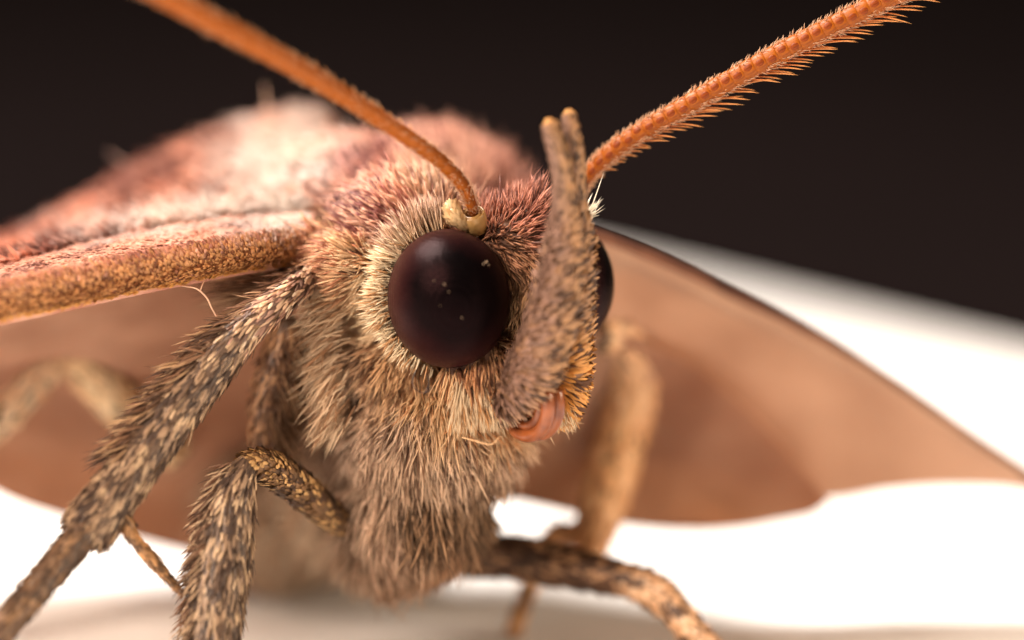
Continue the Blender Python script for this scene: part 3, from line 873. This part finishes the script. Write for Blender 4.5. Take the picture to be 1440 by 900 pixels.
# mid leg on the far side
D_ = leg([
    ('femur', wpts([(838, 470, 4.0, .3), (868, 470, 4.4, .38), (886, 520, 4.7, .42), (882, 580, 4.8, .40)]), 30,
        dict(count=1300, cols=[(176, 132, 100), (230, 180, 134), (240, 198, 154)], probs=[.3, .4, .3], L=(.16, .3), W=(.06, .1), lift=.15)),
    ('tibia', wpts([(886, 550, 4.8, .38), (866, 640, 4.7, .40), (846, 710, 4.6, .34), (832, 765, 4.5, .22)]), 40,
        dict(count=1500, cols=[(200, 146, 102), (236, 182, 128), (244, 196, 146)], probs=[.2, .4, .4], L=(.16, .3), W=(.06, .1), lift=.12)),
    ('tarsus', wpts([(836, 748, 4.5, .2), (806, 752, 4.6, .17), (770, 764, 4.7, .15)]) + [drop(722, 800, 4.9, .12)], 24, dict(count=420, cols=[(200, 146, 102), (236, 182, 128)], probs=[.4, .6], L=(.14, .24), W=(.06, .09), lift=.12)),
], None)

# ------------------------------------------------------------------ wings
def patch(rows, nu, nv):
    """grid of control rows (px,py,d) -> surface points (nv,nu,3)"""
    R_ = [spline(P(*np.asarray(r, float).T), nu) for r in rows]
    R_ = np.stack(R_, 0)                                   # rows, nu, 3
    out = np.stack([spline(R_[:, i], nv) for i in range(nu)], 1)
    return out
def wing(name, rows, mat, nu=90, nv=50, thick=.05, wob=.03):
    G = patch(rows, nu, nv)
    fl_ = G.reshape(-1, 3)
    fl_ = fl_ + FWD * ((value_noise(fl_, .9, 4) - .5) * wob * 4 + (value_noise(fl_, 2.4, 5) - .5) * wob)[:, None]
    i, j = np.meshgrid(np.arange(nv - 1), np.arange(nu - 1), indexing='ij')
    q = np.stack([i * nu + j, i * nu + j + 1, (i + 1) * nu + j + 1, (i + 1) * nu + j], -1).reshape(-1, 4)
    o = mesh_np(name, fl_, q, mat, moth)
    s = o.modifiers.new('thickness', 'SOLIDIFY'); s.thickness = thick; s.offset = 0
    return o, fl_.reshape(nv, nu, 3)

# far side (right in the picture): forewing and, nearer the camera, the hindwing under it
fw_far, FG = wing('forewing', [
    [(810, 326, 3.0), (870, 346, 3.2), (940, 374, 3.5), (1010, 407, 3.8), (1100, 450, 4.2), (1200, 503, 4.6), (1290, 560, 5.0), (1370, 616, 5.4), (1450, 668, 5.8), (1500, 715, 6.0)],
    [(805, 352, 2.9), (870, 368, 3.1), (940, 396, 3.4), (1010, 428, 3.7), (1100, 470, 4.1), (1200, 522, 4.5), (1290, 576, 5.0), (1370, 627, 5.4), (1450, 674, 5.8), (1500, 716, 6.0)],
    [(800, 480, 3.9), (870, 480, 4.3), (940, 495, 4.6), (1010, 515, 4.9), (1100, 545, 5.2), (1200, 585, 5.5), (1290, 622, 5.7), (1370, 650, 5.9), (1450, 682, 6.0), (1500, 718, 6.1)],
    [(790, 640, 5.2), (860, 645, 5.6), (940, 655, 5.8), (1010, 668, 6.0), (1090, 688, 6.2), (1170, 700, 6.3), (1250, 687, 6.4), (1345, 682, 6.4), (1440, 688, 6.3), (1500, 720, 6.2)]],
    M_WING_UNDER)
ct = Tube(np.c_[FG[0][::6], np.linspace(.13, .07, len(FG[0][::6]))], 70, 12, world=True)
ct.mesh('costal_vein', M_COSTA, fw_far)
wing('hindwing', [
    [(660, 470, 3.4), (790, 470, 3.6), (870, 470, 3.9), (950, 500, 4.2), (1020, 548, 4.5), (1085, 610, 4.9), (1135, 668, 5.3), (1165, 706, 5.6)],
    [(660, 580, 4.4), (785, 590, 4.6), (860, 590, 5.0), (940, 610, 5.2), (1005, 640, 5.4), (1065, 674, 5.6), (1115, 702, 5.7), (1150, 716, 5.75)],
    [(670, 690, 5.4), (770, 712, 5.6), (840, 730, 5.8), (900, 740, 5.9), (975, 745, 6.0), (1040, 741, 6.0), (1095, 731, 6.0), (1140, 722, 5.9)]],
    M_WING_HIND)
# near side (left in the picture): hindwing seen from below
wing('hindwing', [
    [(460, 350, 2.0), (380, 355, 1.7), (280, 372, 1.3), (170, 392, .9), (60, 416, .5), (-60, 442, .1), (-180, 470, -.4)],
    [(470, 480, 3.8), (385, 470, 3.8), (285, 485, 3.7), (175, 500, 3.6), (60, 530, 4.4), (-60, 545, 4.2), (-180, 555, 4.0)],
    [(470, 660, 5.8), (390, 640, 6.0), (290, 650, 6.0), (180, 640, 6.0), (70, 620, 5.8), (-50, 590, 5.5), (-180, 560, 5.2)],
    [(470, 790, 6.6), (390, 788, 6.8), (300, 783, 6.8), (200, 760, 6.7), (90, 728, 6.5), (-10, 688, 6.2), (-150, 590, 5.8)]],
    M_WING_HIND)
# near forewing: rounded leading edge and the upper surface rising behind it
fw_rows = [
    [(430, 372, 1.5), (370, 380, .8), (300, 392, .4), (200, 412, -.1), (100, 434, -.5), (0, 456, -.9), (-100, 480, -1.3), (-220, 512, -1.8)],
    [(430, 356, 1.2), (370, 362, .55), (300, 374, .15), (200, 394, -.35), (100, 414, -.75), (0, 434, -1.1), (-100, 458, -1.5), (-220, 492, -2.0)],
    [(430, 334, 1.2), (370, 338, .65), (300, 348, .25), (200, 366, -.2), (100, 386, -.6), (0, 406, -.95), (-100, 432, -1.35), (-220, 470, -1.9)],
    [(440, 312, 1.9), (380, 318, 1.5), (300, 326, 1.1), (200, 340, .7), (100, 362, .3), (0, 386, -.1), (-100, 416, -.6), (-220, 460, -1.2)],
    [(450, 275, 3.4), (390, 276, 3.2), (300, 288, 3.0), (200, 308, 2.8), (100, 336, 2.6), (0, 370, 2.2), (-100, 408, 1.6), (-220, 456, .8)],
    [(460, 205, 5.2), (395, 208, 5.2), (300, 228, 5.2), (200, 262, 5.2), (100, 308, 5.2), (0, 358, 5.0), (-100, 404, 4.6), (-220, 455, 3.8)],
    [(470, 165, 6.8), (400, 168, 6.8), (310, 195, 6.8), (215, 234, 6.8), (110, 296, 6.8), (0, 352, 6.6), (-100, 402, 6.2), (-220, 455, 5.4)],
    [(470, 200, 9.2), (400, 196, 9.2), (310, 214, 9.2), (215, 256, 9.2), (110, 312, 9.2), (0, 362, 9.0), (-100, 410, 8.6), (-220, 462, 7.8)]]
fw_o, G = wing('forewing', fw_rows, M_WING_UP, 110, 90, .06, .012)
# scales on it
nv, nu = G.shape[:2]
n = 34000
su = rng.uniform(0, nu - 1.001, n); sv = np.where(rng.random(n) < .55, rng.uniform(0, .48, n), rng.uniform(.4, 1, n)) * (nv - 1.001)
i, j = sv.astype(int), su.astype(int); fi, fj = (sv - i)[:, None], (su - j)[:, None]
g = lambda a, b: G[a, b]
root = (g(i, j) * (1 - fi) + g(i + 1, j) * fi) * (1 - fj) + (g(i, j + 1) * (1 - fi) + g(i + 1, j + 1) * fi) * fj
du = norm(g(i, j + 1) - g(i, j)); dv = norm(g(i + 1, j) - g(i, j))
nr = norm(np.cross(du, dv)); nr *= np.sign(-(nr * norm(root - CAM)).sum(1) + 1e-6)[:, None]
vv = sv / (nv - 1)
rim = np.clip((.34 - vv) / .06, 0, 1)[:, None]
d_ = norm(du * (0.35 + .4 * (1 - rim)) + dv * (.75 * rim - .35 * (1 - rim)) + nr * (.22 + .4 * (vv > .5))[:, None] + rng.normal(size=(n, 3)) * (.14 + .2 * (vv > .5))[:, None])
d1 = norm(d_ + du * .3)
ppx = to_px(root)
c_rim = np.where((rng.random(n) < .36)[:, None], lin((124, 76, 46)), lin((196, 142, 92)))
gold = np.clip((0.06 - vv) / .05, 0, 1)[:, None]
c_rim = c_rim * (1 - gold) + lin((214, 156, 84)) * gold
red = np.clip((vv - .2) / .08, 0, 1)[:, None] * (rng.random((n, 1)) < .5)
c_rim = c_rim * (1 - red) + lin((180, 112, 86)) * red
sp = value_noise(root, 2.3, 21) + .5 * (value_noise(root, 4.6, 22) - .5)
c_up = np.where((sp > .58)[:, None], lin((148, 100, 88)), np.where((sp > .5)[:, None], lin((188, 136, 118)), lin((218, 160, 136))))
pale = np.clip(1.25 - np.abs(ppx[:, 1] - (300 - (ppx[:, 0] - 300) * .16)) / 26.0, 0, 1) * np.clip((ppx[:, 0] - 40) / 260, 0, .8) * (ppx[:, 2] > .6)
pale = np.maximum(pale, np.clip(1.4 - np.hypot(ppx[:, 0] - 425, ppx[:, 1] - 262) / 105, 0, 1))  # round patch: bright highlight painted into the scale colour
pale = np.clip(pale + (value_noise(root, 3.3, 30) - .5) * .7 * (pale > 0), 0, 1)[:, None]
c_up = c_up * (1 - pale) + lin((250, 238, 228)) * pale
rimc = np.clip((.40 - vv + rng.normal(size=n) * .05) / .22, 0, 1)[:, None]
c = (c_rim * rimc + c_up * (1 - rimc)) * rng.uniform(.8, 1.18, (n, 1))
scale_mesh('scale_coat', root, d_, d1, nr, rng.uniform(.10, .19, n) * (1 + 1.1 * (vv > .5)), rng.uniform(.042, .072, n) * (1 + .5 * (vv > .5)), cap(c * .85), cap(c * 1.05), M_SCALE, fw_o)

# a few single stray hairs
def stray(name, rows, r, col, parent):
    tb = Tube([(a, b_, d, r * (1 if q < len(rows) - 1 else .3)) for q, (a, b_, d) in enumerate(rows)], 30, 6)
    o = tb.mesh(name, M_FUR, parent)
    a = o.data.color_attributes.new('col', 'FLOAT_COLOR', 'POINT')
    a.data.foreach_set('color', np.tile(np.r_[lin(col), 1].astype(np.float32), len(o.data.vertices)))
stray('stray_hair', [(256, 402, .1), (276, 406, .0), (290, 418, -.1), (297, 432, -.1), (304, 445, -.1)], .012, (226, 186, 156), moth)
stray('stray_hair', [(288, 392, .2), (284, 402, .1), (282, 408, .1)], .01, (220, 180, 150), moth)
stray('stray_hair', [(585, 520, -.2), (580, 538, -.4), (588, 550, -.5), (600, 552, -.5), (607, 545, -.5)], .011, (60, 40, 32), moth)
stray('stray_hair', [(600, 525, -.3), (603, 540, -.4), (598, 552, -.5)], .01, (60, 40, 32), moth)
stray('stray_hair', [(650, 615, -.2), (668, 620, -.3), (690, 625, -.4), (702, 615, -.4)], .012, (226, 186, 140), moth)
stray('stray_hair', [(378, 175, 5.5), (376, 150, 5.4), (372, 118, 5.3)], .028, (220, 190, 170), moth)
stray('stray_hair', [(190, 240, 6.2), (172, 228, 6.2), (152, 214, 6.2)], .028, (190, 160, 150), moth)
stray('stray_hair', [(502, 146, -1.6), (506, 136, -1.5), (512, 146, -1.4)], .015, (220, 190, 170), moth)
